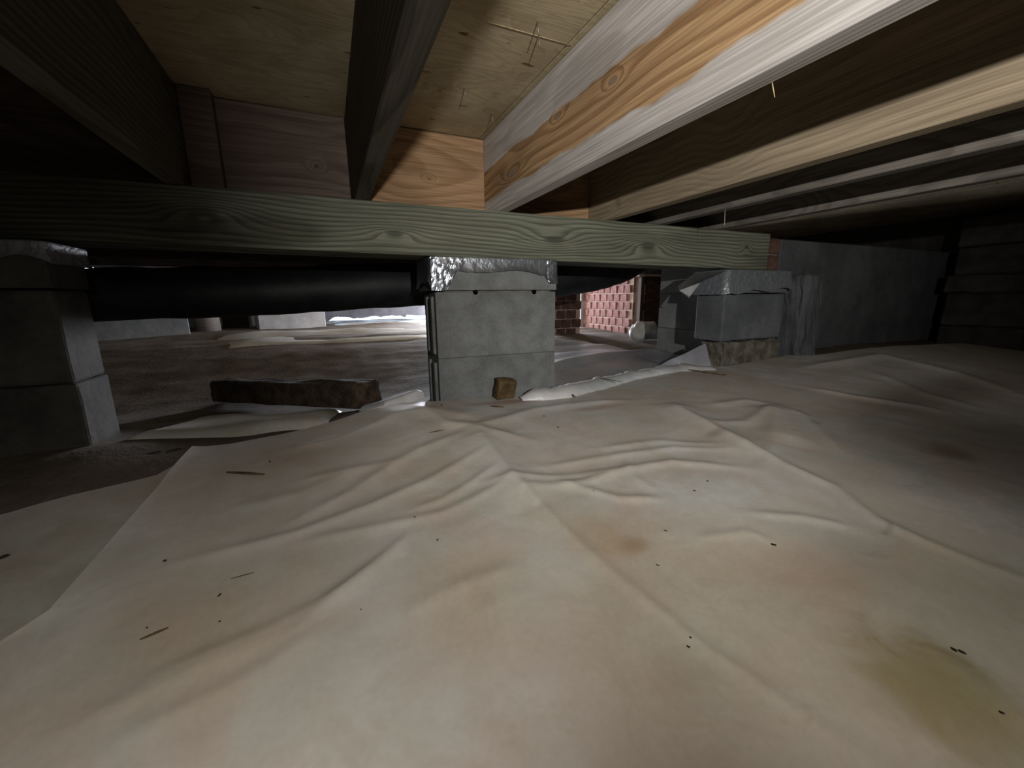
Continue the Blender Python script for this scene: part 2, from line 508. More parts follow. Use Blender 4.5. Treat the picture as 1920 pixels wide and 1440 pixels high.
# far wall with a foundation vent, a low gap at its foot and the access opening
fw = empty('wall_far', (0, 5.9, 0))
tag(fw, kind='structure')
B5 = (0, 5.9, 0)
YF0, YF1 = 5.9, 6.0
VX0, VX1, VZ0, VZ1 = -2.385, -2.255, H+0.352, H+0.385
for (a, b, c, d) in ((-3.0, VX0, -0.1, ZS), (VX1, -0.62, -0.1, ZS), (VX0, VX1, -0.1, VZ0), (VX0, VX1, VZ1, ZS), (2.4, 2.6, -0.1, ZS), (1.5, 2.4, 0.62, ZS)):
    box('wall_panel', a, b, YF0, YF1, c, d, 'parge', fw, bevel=0, base=B5)
# bluish board with a ragged lower edge that lets daylight in
def ragged_board():
    n = 80
    rs = random.Random(4)
    xs = [-0.62+2.12*i/(n-1) for i in range(n)]
    v, f = [], []
    for i, x in enumerate(xs):
        g_ = float(gz(x, 5.9))-0.016
        open_ = min(1, max(0, (x+0.15)/0.25))
        bite = 0.5+0.5*mnoise.noise(Vector((x*4.0, 0.3, 0)))+0.35*mnoise.noise(Vector((x*11, 1.3, 0)))
        if x > 1.0:
            bite = 0.6+0.15*math.sin(x*9)
        zb = g_-0.03+open_*(0.070+0.080*max(0.0, bite))
        for yy in (YF0, YF0+0.04):
            v.append((x, yy-5.9, zb))
            v.append((x, yy-5.9, ZS))
    for i in range(n-1):
        a = i*4
        b = a+4
        f += [(a, b, b+1, a+1), (a+3, b+3, b+2, a+2), (a, a+2, b+2, b), (a+1, b+1, b+3, a+3)]
    link('insulation_board', pydata('insulation_board', v, f), 'blue_board', fw)
ragged_board()

# right side: brick foundation running away from the camera
BX = 2.6
wr = empty('wall_right', (BX, 3.0, 0))
tag(wr, kind='structure')
Y0B, Y1B = 3.0, 3.80
core = box('mortar_core', BX+0.004, BX+0.12, Y0B-0.0, Y1B, -0.05, ZS, 'mortar', wr, bevel=0, base=(BX, 3.0, 0))
brick_meshes = [box_mesh('brick', 0.09, 0.097-0.005*k, 0.070, 0.006, 1, 0.002, 2, k) for k in range(3)]
def bricks(parent, x_face, y0, y1, z0, rows, facing, mat, seed, base):
    rs = random.Random(seed)
    for r in range(rows):
        s = y0+(0.0 if r % 2 else -0.05)
        while s < y1-0.04:
            c = s+0.052
            jit = rs.uniform(-0.008, -0.002)
            me = rs.choice(brick_meshes) if mat == 'brick' else rs.choice(brick_meshes_dark)
            if facing == 'x':
                if c-0.047 > y0-0.03 and c+0.047 < y1+0.03:
                    link('brick', me, mat, parent, (x_face+0.045+jit-base[0], c-base[1], z0+r*0.079+0.006-base[2]), (rs.uniform(-.02, .02), rs.uniform(-.02, .02), rs.uniform(-.03, .03)))
            else:
                if c-0.047 > y0-0.03 and c+0.047 < y1+0.03:
                    link('brick', me, mat, parent, (c-base[0], x_face+0.045+jit-base[1], z0+r*0.079+0.006-base[2]), (0, rs.uniform(-.02, .02), math.pi/2+rs.uniform(-.03, .03)))
            s += 0.104
brick_meshes_dark = [m.copy() for m in brick_meshes]
bricks(wr, BX, Y0B+0.02, Y1B, 0.0, 9, 'x', 'brick', 3, (BX, 3.0, 0))
box('glare_strip', BX-0.03, BX+0.12, Y1B+0.005, Y1B+0.14, -0.05, ZS, 'board_white', wr, bevel=0.002, base=(BX, 3.0, 0))  # white strip standing in for blown-out daylight at the brick's far end
for (ya, yb, za, zb) in ((Y1B+0.145, 4.35, -0.05, ZS), (5.15, 6.6, -0.05, ZS), (4.35, 5.15, 0.62, ZS)):
    box('wall_panel', BX, BX+0.12, ya, yb, za, zb, 'parge', wr, bevel=0, base=(BX, 3.0, 0))
# end of the brick wall: a dark framed brick return that faces the camera
rt = empty('brick_return', (2.80, 2.97, 0))
tag(rt, 'dark brick return with timber uprights at the end of the lit brick wall', 'brick pier')
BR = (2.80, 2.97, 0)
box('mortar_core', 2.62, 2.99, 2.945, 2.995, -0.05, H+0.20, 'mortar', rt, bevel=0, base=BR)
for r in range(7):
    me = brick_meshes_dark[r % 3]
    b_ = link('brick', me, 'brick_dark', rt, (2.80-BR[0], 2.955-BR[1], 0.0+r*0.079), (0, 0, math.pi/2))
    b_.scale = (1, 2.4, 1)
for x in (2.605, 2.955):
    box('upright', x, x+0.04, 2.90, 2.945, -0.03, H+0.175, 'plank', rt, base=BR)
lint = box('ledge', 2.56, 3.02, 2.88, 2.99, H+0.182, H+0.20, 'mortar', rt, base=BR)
# small dark brick pier standing left of the lit brick wall
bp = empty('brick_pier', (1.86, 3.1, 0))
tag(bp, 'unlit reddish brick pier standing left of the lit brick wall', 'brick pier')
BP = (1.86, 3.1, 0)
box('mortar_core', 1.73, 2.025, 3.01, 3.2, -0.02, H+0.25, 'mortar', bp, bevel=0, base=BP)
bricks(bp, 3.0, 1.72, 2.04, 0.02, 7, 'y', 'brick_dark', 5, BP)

wall('wall_far_right', BX+0.121, 3.9, 2.995, 3.1, -0.1, ZS, 'concrete')
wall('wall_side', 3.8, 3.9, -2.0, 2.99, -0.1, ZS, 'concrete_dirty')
# parged wall in line with the girder
pg = tag(box('wall_parged', 1.965, 3.8, 1.265, 1.42, -0.05, H+0.258, 'parge_dark', bevel=0.006), kind='structure')

# ------------------------------------------------------------------ framing
def joist(x, mat, label, z0=ZT, y0=-1.98, y1=1.3545, h=None):
    h = (ZS-z0) if h is None else h
    bm = bmesh.new()
    ny = 24
    me = box_mesh('floor_joist', 0.038, y1-y0, h, 0.0025, 1)
    yc = (y0+y1)/2
    # keep local y equal to world y so the grain runs continuously
    for v in me.vertices:
        v.co.y += yc
        v.co.z -= h/2
    o = link('floor_joist', me, mat, None, (x+0.019, 0, z0+h/2))
    bm.free()
    return tag(o, label, 'joist', 'floor joists resting on the girder')
JX = [-0.314, 0.0917, 0.5046, 0.915, 1.150, 1.465]
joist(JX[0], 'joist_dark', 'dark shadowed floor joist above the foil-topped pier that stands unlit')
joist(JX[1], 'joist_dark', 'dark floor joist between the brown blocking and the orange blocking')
joist(JX[2], 'joist_pale', 'pale pine floor joist with a broad orange heartwood stripe')
joist(JX[3], 'joist_tan', 'tan floor joist, the next one beside the orange-striped joist')
joist(JX[4], 'joist_grey', 'greyish floor joist between the tan joist and the outermost joist')
joist(JX[5], 'joist_grey', 'outermost grey floor joist, above the girder end by the parged wall')

def blocking(x0, x1, mat, label, z0=ZT, y=1.317):
    me = box_mesh('blocking_board', x1-x0-0.002, 0.037, ZS-z0-0.004, 0.002)
    for v in me.vertices:
        v.co.z -= (ZS-z0)/2
    o = link('blocking_board', me, mat, None, ((x0+x1)/2, y+0.019, (z0+ZS)/2+0.001))
    tag(o, label, 'blocking', 'blocking boards between the joists')
    return o
J = 0.038
# joists stop against the blocking line, so the boards fill each bay
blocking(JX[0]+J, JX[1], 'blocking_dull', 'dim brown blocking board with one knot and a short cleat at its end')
blocking(JX[1]+J, JX[2], 'blocking', 'orange pine blocking board crossed by a diagonal joist shadow')
blocking(JX[2]+J, JX[3], 'blocking', 'blocking board behind the orange-striped joist, mostly in shadow')
blocking(JX[3]+J, JX[4], 'blocking_dull', 'short blocking board beside the tan joist')
blocking(JX[4]+J, JX[5], 'blocking_dull', 'blocking board next to the outermost grey joist')
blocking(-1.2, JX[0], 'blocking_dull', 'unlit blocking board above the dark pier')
cl = box('cleat', -0.2755, -0.208, 1.279, 1.3165, ZT+0.0005, ZS-0.001, 'blocking_dull', bevel=0.002)
tag(cl, 'short upright cleat nailed against the brown blocking board', 'cleat')

# girder: plies nailed face to face
gr = empty('support_girder', (0.4, 1.2886, ZT-0.138))
tag(gr, 'greenish treated timber girder carrying the floor joists across the piers', 'girder')
GX0, GX1 = -2.2, 1.80
for k in range(4):
    y0 = 1.2126+k*0.038
    v, f = [], []
    nx = 20
    for i in range(nx+1):
        x = GX0+(GX1-GX0)*i/nx
        zb = 0.1292+H-0.0098*x
        for (yy, zz) in ((y0+0.0005, zb+0.003), (y0+0.003, zb), (y0+0.035, zb), (y0+0.0375, zb+0.003), (y0+0.0375, ZT-0.003), (y0+0.035, ZT), (y0+0.003, ZT), (y0+0.0005, ZT-0.003)):
            v.append((x, yy-(y0+0.019), zz-(ZT-0.07)))
    for i in range(nx):
        for q in range(8):
            f.append((i*8+q, i*8+(q+1) % 8, (i+1)*8+(q+1) % 8, (i+1)*8+q))
    f.append(tuple(range(8))[::-1])
    f.append(tuple(range(nx*8, nx*8+8)))
    me = pydata('girder_ply', v, [q[::-1] for q in f])
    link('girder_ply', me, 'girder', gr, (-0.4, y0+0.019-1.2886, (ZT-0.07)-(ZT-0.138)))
# brick packing at the girder end
bk = empty('brick_packing', (1.885, 1.30, H+0.113))
tag(bk, 'two dark bricks with pale mortar packed beside the girder end', 'brick')
for k in range(2):
    b_ = link('brick', brick_meshes_dark[k], 'brick_dark', bk, (0, 0, k*0.075+0.001), (0, 0, 0))
    b_.scale = (1.55, 0.9, 0.98)
box('mortar_joint', 1.82, 1.955, 1.272, 1.335, H+0.113+0.0675, H+0.113+0.0765, 'mortar', bk, base=(1.885, 1.30, H+0.113))
# further band board beyond the girder
bb = link('band_board', box_mesh('band_board', 3.6, 0.038, ZS-(H+0.138), 0.002), 'plank', None, (-0.35, 2.05, H+0.138))
tag(bb, 'brown band board hanging beyond the girder above the black duct', 'board')

# ------------------------------------------------------------------ masonry piers
def foil_cap(parent, name, sx, sy, top, drop_fn, mat, seed, puff=0.004, nz=16, curl=0.006, amp_fn=None):
    """crumpled foil folded over a cap block; drop_fn(side, t) gives the length that hangs down"""
    r = 0.012
    per = []
    def edge(side, a, b, n):
        for i in range(n):
            t = i/n
            per.append((side, t, a[0]+(b[0]-a[0])*t, a[1]+(b[1]-a[1])*t))
    hx, hy = sx/2+puff, sy/2+puff
    edge('left', (-hx, hy), (-hx, -hy), 30)
    edge('front', (-hx, -hy), (hx, -hy), 90)
    edge('right', (hx, -hy), (hx, hy), 30)
    per.append(('right', 1.0, hx, hy))
    ncol = len(per)
    P = np.zeros((ncol, nz+4, 3))
    for i, (side, t, x, y) in enumerate(per):
        d = drop_fn(side, t)
        nrm = {'left': (-1, 0), 'front': (0, -1), 'right': (1, 0)}[side]
        # soften the corners
        for cx, cy in ((-hx, -hy), (hx, -hy)):
            q = math.hypot(x-cx, y-cy)
            if q < 0.02:
                x += -math.copysign(1, cx)*0.004*(1-q/0.02)
                y += 0.004*(1-q/0.02)
        for j in range(nz+4):
            if j < 4:                      # top flap, running inwards under the girder
                k = (3-j)/3
                p = Vector((x*(1-0.18*k) - nrm[0]*0.0, y*(1-0.25*k), top+0.0015))
                if j == 3:
                    p.z -= 0.003
            else:
                s = (j-3)/nz
                p = Vector((x, y, top-0.003-s*(d-0.003)))
                p.x += nrm[0]*curl*s**3
                p.y += nrm[1]*curl*s**3
            n1 = mnoise.noise_vector(Vector((p.x*38+seed, p.y*38, p.z*30)))
            n2 = mnoise.noise_vector(Vector((p.x*95+seed, p.y*95, p.z*70)))
            amp = 0.0024 if j >= 4 else 0.0006
            if amp_fn:
                amp *= amp_fn(side, t)
            off = abs(n1.x)*amp*1.4+abs(n2.y)*amp*0.9
            p += Vector((nrm[0]*off, nrm[1]*off, n1.z*amp*0.5 if j >= 4 else 0))
            P[i, j] = p
    o = link(name, grid_mesh(name, P[:, ::-1], smooth=False), mat, parent)
    return o

def pier(name, loc, rz, blocks, label, mats, group='concrete block piers under the girder'):
    e = empty(name, loc, rz)
    tag(e, label, 'pier', group)
    for i, (pn, cx, cy, sx, sy, z0, z1, mat, rough, cuts) in enumerate(blocks):
        me = box_mesh(pn, sx, sy, z1-z0, 0.0025 if not rough else 0.008, 2, rough, cuts, i+loc[0])
        link(pn, me, mat, e, (cx, cy, z0))
    return e

Z1 = H+0.0238                       # underside of the cap block, centre pier
PR = -0.0502
px, py = 0.2883, 1.1797
cx = px+0.1975*math.cos(PR)-0.097*math.sin(PR)
cy = py+0.1975*math.sin(PR)+0.097*math.cos(PR)
CAPT = 0.4805
p1 = pier('block_pier', (cx, cy, 0), PR, [
    ('cap_block', -0.004, 0.012, 0.408, 0.222, Z1+0.002, CAPT, 'concrete', 0, 0),
    ('mortar_joint', 0, 0.004, 0.375, 0.17, Z1-0.012, Z1+0.004, 'rough_concrete', 0, 0),
    ('block', 0, 0, 0.395, 0.194, Z1-0.200, Z1-0.003, 'concrete', 0, 0),
    ('block', 0.0, 0, 0.395, 0.194, Z1-0.404, Z1-0.2003, 'concrete', 0, 0)],
    'grey concrete block pier with bright crumpled foil on its cap block', None)
# the end grooves of the hollow blocks seen on the side face
for dz in (Z1-0.19, Z1-0.39):
    for dy in (-0.055, 0.03):
        box('end_rib', -0.206, -0.196, dy-0.018, dy+0.018, dz, dz+0.175, 'concrete', p1, bevel=0.004)
for hx in (-0.075, 0.120):          # two small holes in the mortar line
    me = tube_mesh('drain_hole', [(hx, -0.0985, Z1-0.004), (hx, -0.0955, Z1-0.004)], 0.0075, 12)
    o = link('drain_hole', me, 'black', p1)
def drop_c(side, t):
    if side == 'left':
        return 0.085-0.02*t+0.004*math.sin(t*9)
    if side == 'right':
        return 0.075-0.03*t
    x = t*0.408
    if x < 0.040:
        d = 0.096
    elif x < 0.085:
        k = (x-0.040)/0.045
        d = 0.096-0.056*(k*k*(3-2*k))
    elif x < 0.355:
        d = 0.040+0.004*math.sin((x-0.085)*26)+0.008*max(0, (x-0.28)/0.075)
    elif x < 0.372:
        k = (x-0.355)/0.017
        d = 0.046+0.026*k
    else:
        d = 0.074
    return d+0.002*mnoise.noise(Vector((x*60, 1, 2)))
fc = foil_cap(p1, 'foil_wrap', 0.408, 0.222, CAPT, drop_c, 'foil', 1.0, amp_fn=lambda s_, t_: 1.25 if (s_ == 'front' and (t_ < 0.24 or t_ > 0.9)) else 0.3)
fc.location = (-0.004, 0.012, 0)

# left pier, in the dark
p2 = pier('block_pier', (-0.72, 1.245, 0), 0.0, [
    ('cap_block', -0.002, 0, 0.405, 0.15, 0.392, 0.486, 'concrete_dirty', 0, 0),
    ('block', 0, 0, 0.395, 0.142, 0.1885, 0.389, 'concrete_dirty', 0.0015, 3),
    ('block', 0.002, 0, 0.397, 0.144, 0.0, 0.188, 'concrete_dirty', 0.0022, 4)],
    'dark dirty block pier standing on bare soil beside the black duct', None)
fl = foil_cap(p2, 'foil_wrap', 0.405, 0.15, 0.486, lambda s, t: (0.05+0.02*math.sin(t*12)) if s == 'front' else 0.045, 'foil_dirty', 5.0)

# right pier, foil hanging loose, broken footing
p3 = pier('block_pier', (1.705, 1.25, 0), 0.0, [
    ('cap_block', 0.0, 0.0, 0.40, 0.15, H+0.012, 0.466, 'parge_mid', 0, 0),
    ('block', 0.0, 0, 0.395, 0.142, H-0.190, H+0.008, 'parge_mid', 0.0012, 3),
    ('footing', 0.03, 0.0, 0.35, 0.13, H-0.36, H-0.196, 'rough_concrete', 0.012, 5)],
    'grey block pier with loose dull foil on top and a crumbling footing', None)
def drop_r(side, t):
    if side == 'left':
        return 0.10
    if side == 'right':
        return 0.05
    return 0.095-0.02*t+0.006*math.sin(t*14)
f3 = foil_cap(p3, 'foil_wrap', 0.40, 0.15, 0.466, drop_r, 'foil_dull', 9.0, puff=0.010, curl=0.018)
# loose foil corner that sticks out to the left
v = [(-0.21, -0.08, 0.462), (-0.30, -0.03, 0.415), (-0.36, 0.02, 0.385), (-0.31, 0.075, 0.405), (-0.21, 0.08, 0.462), (-0.33, -0.01, 0.36), (-0.285, 0.03, 0.352)]
link('foil_flap', pydata('foil_flap', v, [(0, 1, 3, 4), (1, 2, 3), (1, 5, 2), (2, 5, 6), (2, 6, 3)]), 'foil_dirty', p3)
# rough parging slumped against the pier's right side
rp = link('parging_slump', box_mesh('parging_slump', 0.14, 0.12, 0.42, 0.02, 2, 0.016, 5, 3), 'parge_dark', None, (2.04, 1.185, 0.03))
tag(rp, 'rough slumped parging lump between the foil-draped pier and the parged wall', 'parging')

# grey pier behind the right one
pc = empty('concrete_pier', (1.95, 1.63, 0))
tag(pc, 'smooth grey concrete pier behind the pier with loose foil', 'pier')
for k in range(3):
    box('block', 1.815, 2.08, 1.44, 1.86, -0.02+k*0.2, 0.178+k*0.2, 'parge', pc, bevel=0.002, base=(1.95, 1.63, 0))

# stepped blocks at the far right side
sp = empty('stepped_pilaster', (3.6, 1.0, 0))
tag(sp, 'dim stepped pilaster of rough blocks beyond the parged wall', 'pilaster')
SB = (3.6, 1.0, 0)
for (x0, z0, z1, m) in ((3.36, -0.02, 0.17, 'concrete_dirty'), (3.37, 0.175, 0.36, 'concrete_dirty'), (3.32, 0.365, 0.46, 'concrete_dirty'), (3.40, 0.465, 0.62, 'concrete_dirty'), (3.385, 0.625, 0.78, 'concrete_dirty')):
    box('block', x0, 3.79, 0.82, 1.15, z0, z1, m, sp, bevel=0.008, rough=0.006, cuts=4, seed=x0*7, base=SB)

# far piers beyond the duct
a = empty('concrete_pier', (-1.75, 4.6, 0))
tag(a, 'pale grey concrete footing beyond the duct, beside the round post', 'pier')
a.rotation_euler = (0, 0, math.radians(24))
box('block', -2.35, -1.22, 4.45, 4.65, -0.02, 0.30, 'parge', a, bevel=0.006, base=(-1.75, 4.6, 0))
box('block', -2.32, -1.25, 4.47, 4.64, 0.302, 0.50, 'parge', a, bevel=0.006, base=(-1.75, 4.6, 0))
rp_ = link('round_post', tube_mesh('round_post', [(0, 0, -0.02), (0, 0, 0.25), (0, 0, 0.55)], [0.115, 0.11, 0.11], 24), 'post', None, (-1.16, 5.1, 0))
tag(rp_, 'weathered round timber post between the far concrete footing and the pale far pier', 'post')
c_ = empty('concrete_pier', (-0.40, 5.3, 0), 0.25)
tag(c_, 'pale whitish far pier with a wrinkled plastic skirt beside the bright gap', 'pier')
box('block', -0.74, -0.055, 5.22, 5.5, -0.02, 0.55, 'board_white', c_, bevel=0.004, rough=0.004, cuts=4, base=(-0.40, 5.3, 0))
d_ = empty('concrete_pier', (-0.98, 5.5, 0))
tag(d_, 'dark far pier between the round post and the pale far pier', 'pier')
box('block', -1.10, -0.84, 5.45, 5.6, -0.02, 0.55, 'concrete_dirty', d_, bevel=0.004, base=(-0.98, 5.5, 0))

# ------------------------------------------------------------------ black duct
def duct():
    pts = []
    xs = np.linspace(-2.4, 1.05, 60)
    for x in xs:
        pts.append((x, 1.78+0.012*math.sin(x*3), H+0.0475+0.035*x+0.03*max(0, x-0.4)**2+0.003*math.sin(x*7)))
    x, y, z = pts[-1]
    for k in range(1, 26):
        t = k/25
        pts.append((x+0.66*t, y+0.17*t*t, z+0.04*t+0.09*t*t))
    rad = [0.089+0.004*min(1, max(-1, p[0]))+0.0012*math.sin(i*1.7) for i, p in enumerate(pts)]
    o = link('air_duct', tube_mesh('air_duct', pts, rad, 28, True, 0.006), 'duct')
    tag(o, 'long black plastic duct slung beneath the floor beyond the girder', 'duct')
    for xx in (-0.9, 0.62):
        z_ = H+0.0475+0.035*xx
        ring = []
        for q in range(25):
            th = math.pi*2*q/24
            ring.append((0.0, 0.096*math.cos(th), 0.096*math.sin(th)))
        sm = tube_mesh('hanger_strap', [Vector(r_)+Vector((xx, 1.78, z_)) for r_ in ring], 0.006, 6, False)
        link('hanger_strap', sm, 'duct', o)
duct()

# ------------------------------------------------------------------ plastic sheets
def plastic(name, c1, c2, stains_and_shade=(), scale=3.0, rough=0.5, dirt=0.55):
    g = G(name)
    n = g.noise(g.obj(), scale, 4, 0.6, 0.4)
    n2 = g.noise(g.obj(), scale*3.3, 4, 0.65, 0.8)
    n3 = g.noise(g.obj(), 130, 2, 0.5)
    n4 = g.noise(g.obj(), scale*1.7, 3, 0.55, 0.5)
    c = g.mix(g.step(n, 0.35, 0.68), c1, c2)
    c = g.mul(dirt, c, g.mix(g.step(n2, 0.36, 0.66), (0.86, 0.81, 0.74), (1.04, 1.04, 1.04)))
    c = g.mul(0.5, c, g.mix(g.step(n4, 0.4, 0.62), (0.98, 0.90, 0.87), (0.94, 1.0, 1.02)))
    for (x, y, rx, ry, colr, amt) in stains_and_shade:
        q = g.gauss(g.comb(g.xyz()[0], g.xyz()[1], 0.0), (x, y, 0.0), (rx, ry, 1.0))
        q = g.ma('MULTIPLY', g.step(g.ma('ADD', q, g.ma('MULTIPLY_ADD', n2, *((0.35, -0.175) if rx > 0.2 else (1.1, -0.55)))), 0.12, 1.05), amt)
        c = g.mul(q, c, colr)
    c = g.mul(0.12, c, g.mix(n3, (0.3, 0.3, 0.3), (1.7, 1.7, 1.7)))
    g.bump(g.ma('ADD', n2, g.ma('MULTIPLY', g.noise(g.obj(), 38, 3, 0.6), 0.25)), 0.18, 0.004)
    return g.out(c, rough, 0.35)

def px_xy(pts):
    return [tuple(on_ground(*p)[:2]) for p in pts]

FOLDS = [  # pixel polyline traced from the photograph, height, width
    ([(890, 810), (925, 855), (960, 900), (1060, 1000), (1190, 1112), (1310, 1212), (1450, 1310), (1640, 1440)], .0050, .010),
    ([(1260, 765), (1330, 805), (1395, 838), (1480, 880), (1565, 918), (1640, 975), (1740, 1020), (1920, 1088)], .0090, .014),
    ([(780, 765), (840, 800), (930, 815), (1000, 828)], .010, .020),
    ([(885, 806), (925, 855), (965, 905), (1010, 955)], .024, .050),
    ([(1250, 757), (1330, 805), (1395, 838), (1440, 860)], .022, .060),
    ([(700, 790), (800, 772), (900, 790)], .016, .050),
    ([(1452, 764), (1470, 800), (1480, 840)], .020, .050),
    ([(820, 797), (900, 803), (1000, 772), (1100, 758), (1200, 752)], .011, .022),
    ([(880, 812), (780, 850), (650, 930), (540, 985)], .007, .014),
    ([(905, 850), (800, 905), (700, 948), (560, 1003), (330, 1062)], .008, .012),
    ([(930, 880), (830, 938), (760, 965)], .006, .009),
    ([(962, 905), (830, 965), (700, 995), (540, 1025)], .006, .012),
    ([(740, 1040), (640, 1120), (480, 1200), (250, 1290)], .006, .012),
    ([(700, 1085), (560, 1185), (350, 1275), (120, 1375)], .006, .014),
    ([(620, 1180), (450, 1285), (200, 1405)], .005, .014),
    ([(770, 1005), (690, 1080), (600, 1150)], .006, .010),
    ([(960, 1068), (860, 1105), (760, 1160)], .005, .014),
    ([(520, 850), (620, 830), (700, 800), (745, 782)], .009, .020),
    ([(900, 908), (1050, 897), (1180, 882)], .006, .010),
    ([(985, 922), (1100, 906), (1175, 882), (1260, 868), (1390, 880)], .009, .012),
    ([(1172, 868), (1190, 900), (1245, 932)], .004, .012),
    ([(1045, 905), (1160, 938), (1245, 936)], .007, .010),
    ([(1000, 882), (1120, 862), (1260, 842), (1380, 848)], .006, .011),
    ([(1120, 845), (1230, 830), (1360, 838)], .006, .013),
    ([(1452, 762), (1400, 795), (1320, 800)], .010, .020),
    ([(1452, 762), (1505, 782), (1575, 850)], .010, .022),
    ([(1452, 762), (1445, 840), (1430, 885)], .006, .020),
    ([(1452, 762), (1400, 752), (1330, 762)], .009, .020),
    ([(1510, 728), (1600, 745), (1700, 760), (1770, 772)], .012, .020),
    ([(1500, 692), (1580, 680), (1650, 668), (1800, 705), (1920, 745)], .020, .035),
    ([(1640, 700), (1730, 740), (1830, 765)], .010, .025),
    ([(1400, 965), (1500, 972), (1600, 992)], .006, .010),
    ([(1310, 1012), (1400, 1000), (1455, 1022)], .004, .010),
    ([(560, 905), (660, 885), (760, 868)], .005, .014),
    ([(420, 960), (560, 930), (680, 880)], .004, .018),
    ([(1060, 1330), (980, 1200), (940, 1100)], .003, .030),
    ([(1700, 1180), (1830, 1290), (1920, 1380)], .004, .014),
]

def wrinkle(X, Y, folds, seed=0.0):
    Z = np.zeros(X.shape)
    for k, (pl, h, wd) in enumerate(folds):
        poly = px_xy(pl)
        d, t = seg_dist(X+0.002*fbm(X, Y, 25, k+0.3, 1), Y+0.002*fbm(X, Y, 25, k+0.7, 1), poly)
        tap = np.clip(np.minimum(t, 1-t)*6, 0.0, 1.0)
        lng = h > 0.0085
        Z += 0.55*h*np.exp(-(d/wd)**1.6)*(0.25+0.75*tap)
    return Z

def main_sheet():
    nu, nv = 560, 330
    le = px_xy([(375, 828), (300, 915), (200, 1030), (95, 1155), (5, 1212)])
    ly = np.array([p[1] for p in le][::-1])
    lx = np.array([p[0] for p in le][::-1])
    def xl(y):
        sl = (lx[1]-lx[0])/(ly[1]-ly[0])
        return np.where(y < ly[0], lx[0]+(y-ly[0])*0.25*sl, np.where(y > ly[-1], lx[-1]+(y-ly[-1])*0.55, np.interp(y, ly, lx)))
    bx = np.array([-.5, -.28, -.05, .09, .22, .27, .70, .74, 1.1, 1.4, 1.5, 1.92, 2.0, 3.3])
    by = np.array([1.05, 1.05, 1.12, 1.15, 1.15, 1.166, 1.150, 1.18, 1.22, 1.20, 1.166, 1.166, 1.09, 1.02])
    s = np.linspace(0, 1, nu)
    t = np.linspace(0, 1, nv)
    S, T = np.meshgrid(s, t, indexing='ij')
    XR = 3.30
    X0 = -0.35+(XR+0.35)*(0.55*S+0.45*S**2)
    YB = np.interp(X0, bx, by)
    YN = -0.7
    Y = YN+(YB-YN)*(1-(1-T)**1.15)
    XL = xl(Y)
    X = XL+(XR-XL)*(0.55*S+0.45*S**2)
    Z = gz(X, Y)+0.002
    Z += wrinkle(X, Y, FOLDS)
    Z += 0.0022*fbm(X, Y, 12, 4)+0.0008*fbm(X, Y, 45, 5)
    # edge lies on the ground and the hem lifts a little
    Z += 0.004*np.exp(-S*nu/5.0)
    o = link('vapor_barrier_sheet', grid_mesh('vapor_barrier_sheet', np.stack([X, Y, Z], -1)[::-1]), SHEET)
    tag(o, 'large wrinkled white plastic vapor barrier in front of the block piers', 'plastic sheet', 'plastic sheets on the ground')
def s_at(px_, py_):
    p = on_ground(px_, py_)
    return float(p[0]), float(p[1])
def st(px_, py_, rx, ry, c, a):
    x, y = s_at(px_, py_)
    return (x, y, rx, ry, c, a)
SHEET = plastic('white_vapor_barrier', (0.455, 0.42, 0.37), (0.495, 0.48, 0.455), (
    st(1770, 1310, .10, .09, (0.56, 0.49, 0.26), 0.85),
    st(1380, 1200, .26, .24, (0.86, 0.79, 0.68), 0.8),
    st(1120, 1010, .06, .06, (0.86, 0.77, 0.64), 0.8),
    st(1560, 1060, .16, .08, (0.86, 0.77, 0.75), 0.7),
    st(880, 1120, .10, .10, (0.86, 0.80, 0.68), 0.7),
    st(400, 1180, .16, .16, (0.82, 0.75, 0.64), 0.7),
    st(600, 850, .12, .10, (0.86, 0.78, 0.76), 0.6),
    st(960, 755, .20, .03, (0.66, 0.46, 0.38), 0.8),
    st(1130, 765, .14, .02, (0.70, 0.55, 0.46), 0.7),
    st(1780, 850, .07, .05, (0.55, 0.49, 0.42), 0.8),
    st(1900, 860, .55, .42, (0.24, 0.22, 0.195), 0.97),  # wide soft patch, darkens the right side of the sheet
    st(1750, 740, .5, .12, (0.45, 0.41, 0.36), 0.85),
    st(1340, 820, .05, .02, (0.55, 0.50, 0.45), 0.7),
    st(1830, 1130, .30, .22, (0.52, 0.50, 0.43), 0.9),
    st(1190, 1025, .03, .02, (0.72, 0.62, 0.48), 0.8),
), 3.0, 0.42)
SHEET2 = plastic('dirty_vapor_barrier', (0.36, 0.345, 0.30), (0.44, 0.425, 0.385), (), 3.0, 0.5, 0.7)
SHEET4 = plastic('grey_blue_vapor_barrier', (0.21, 0.22, 0.25), (0.33, 0.34, 0.38), (), 3.0, 0.4, 0.5)
SHEET3 = plastic('bluish_vapor_barrier', (0.40, 0.41, 0.42), (0.56, 0.57, 0.59), (), 3.0, 0.4, 0.5)
main_sheet()

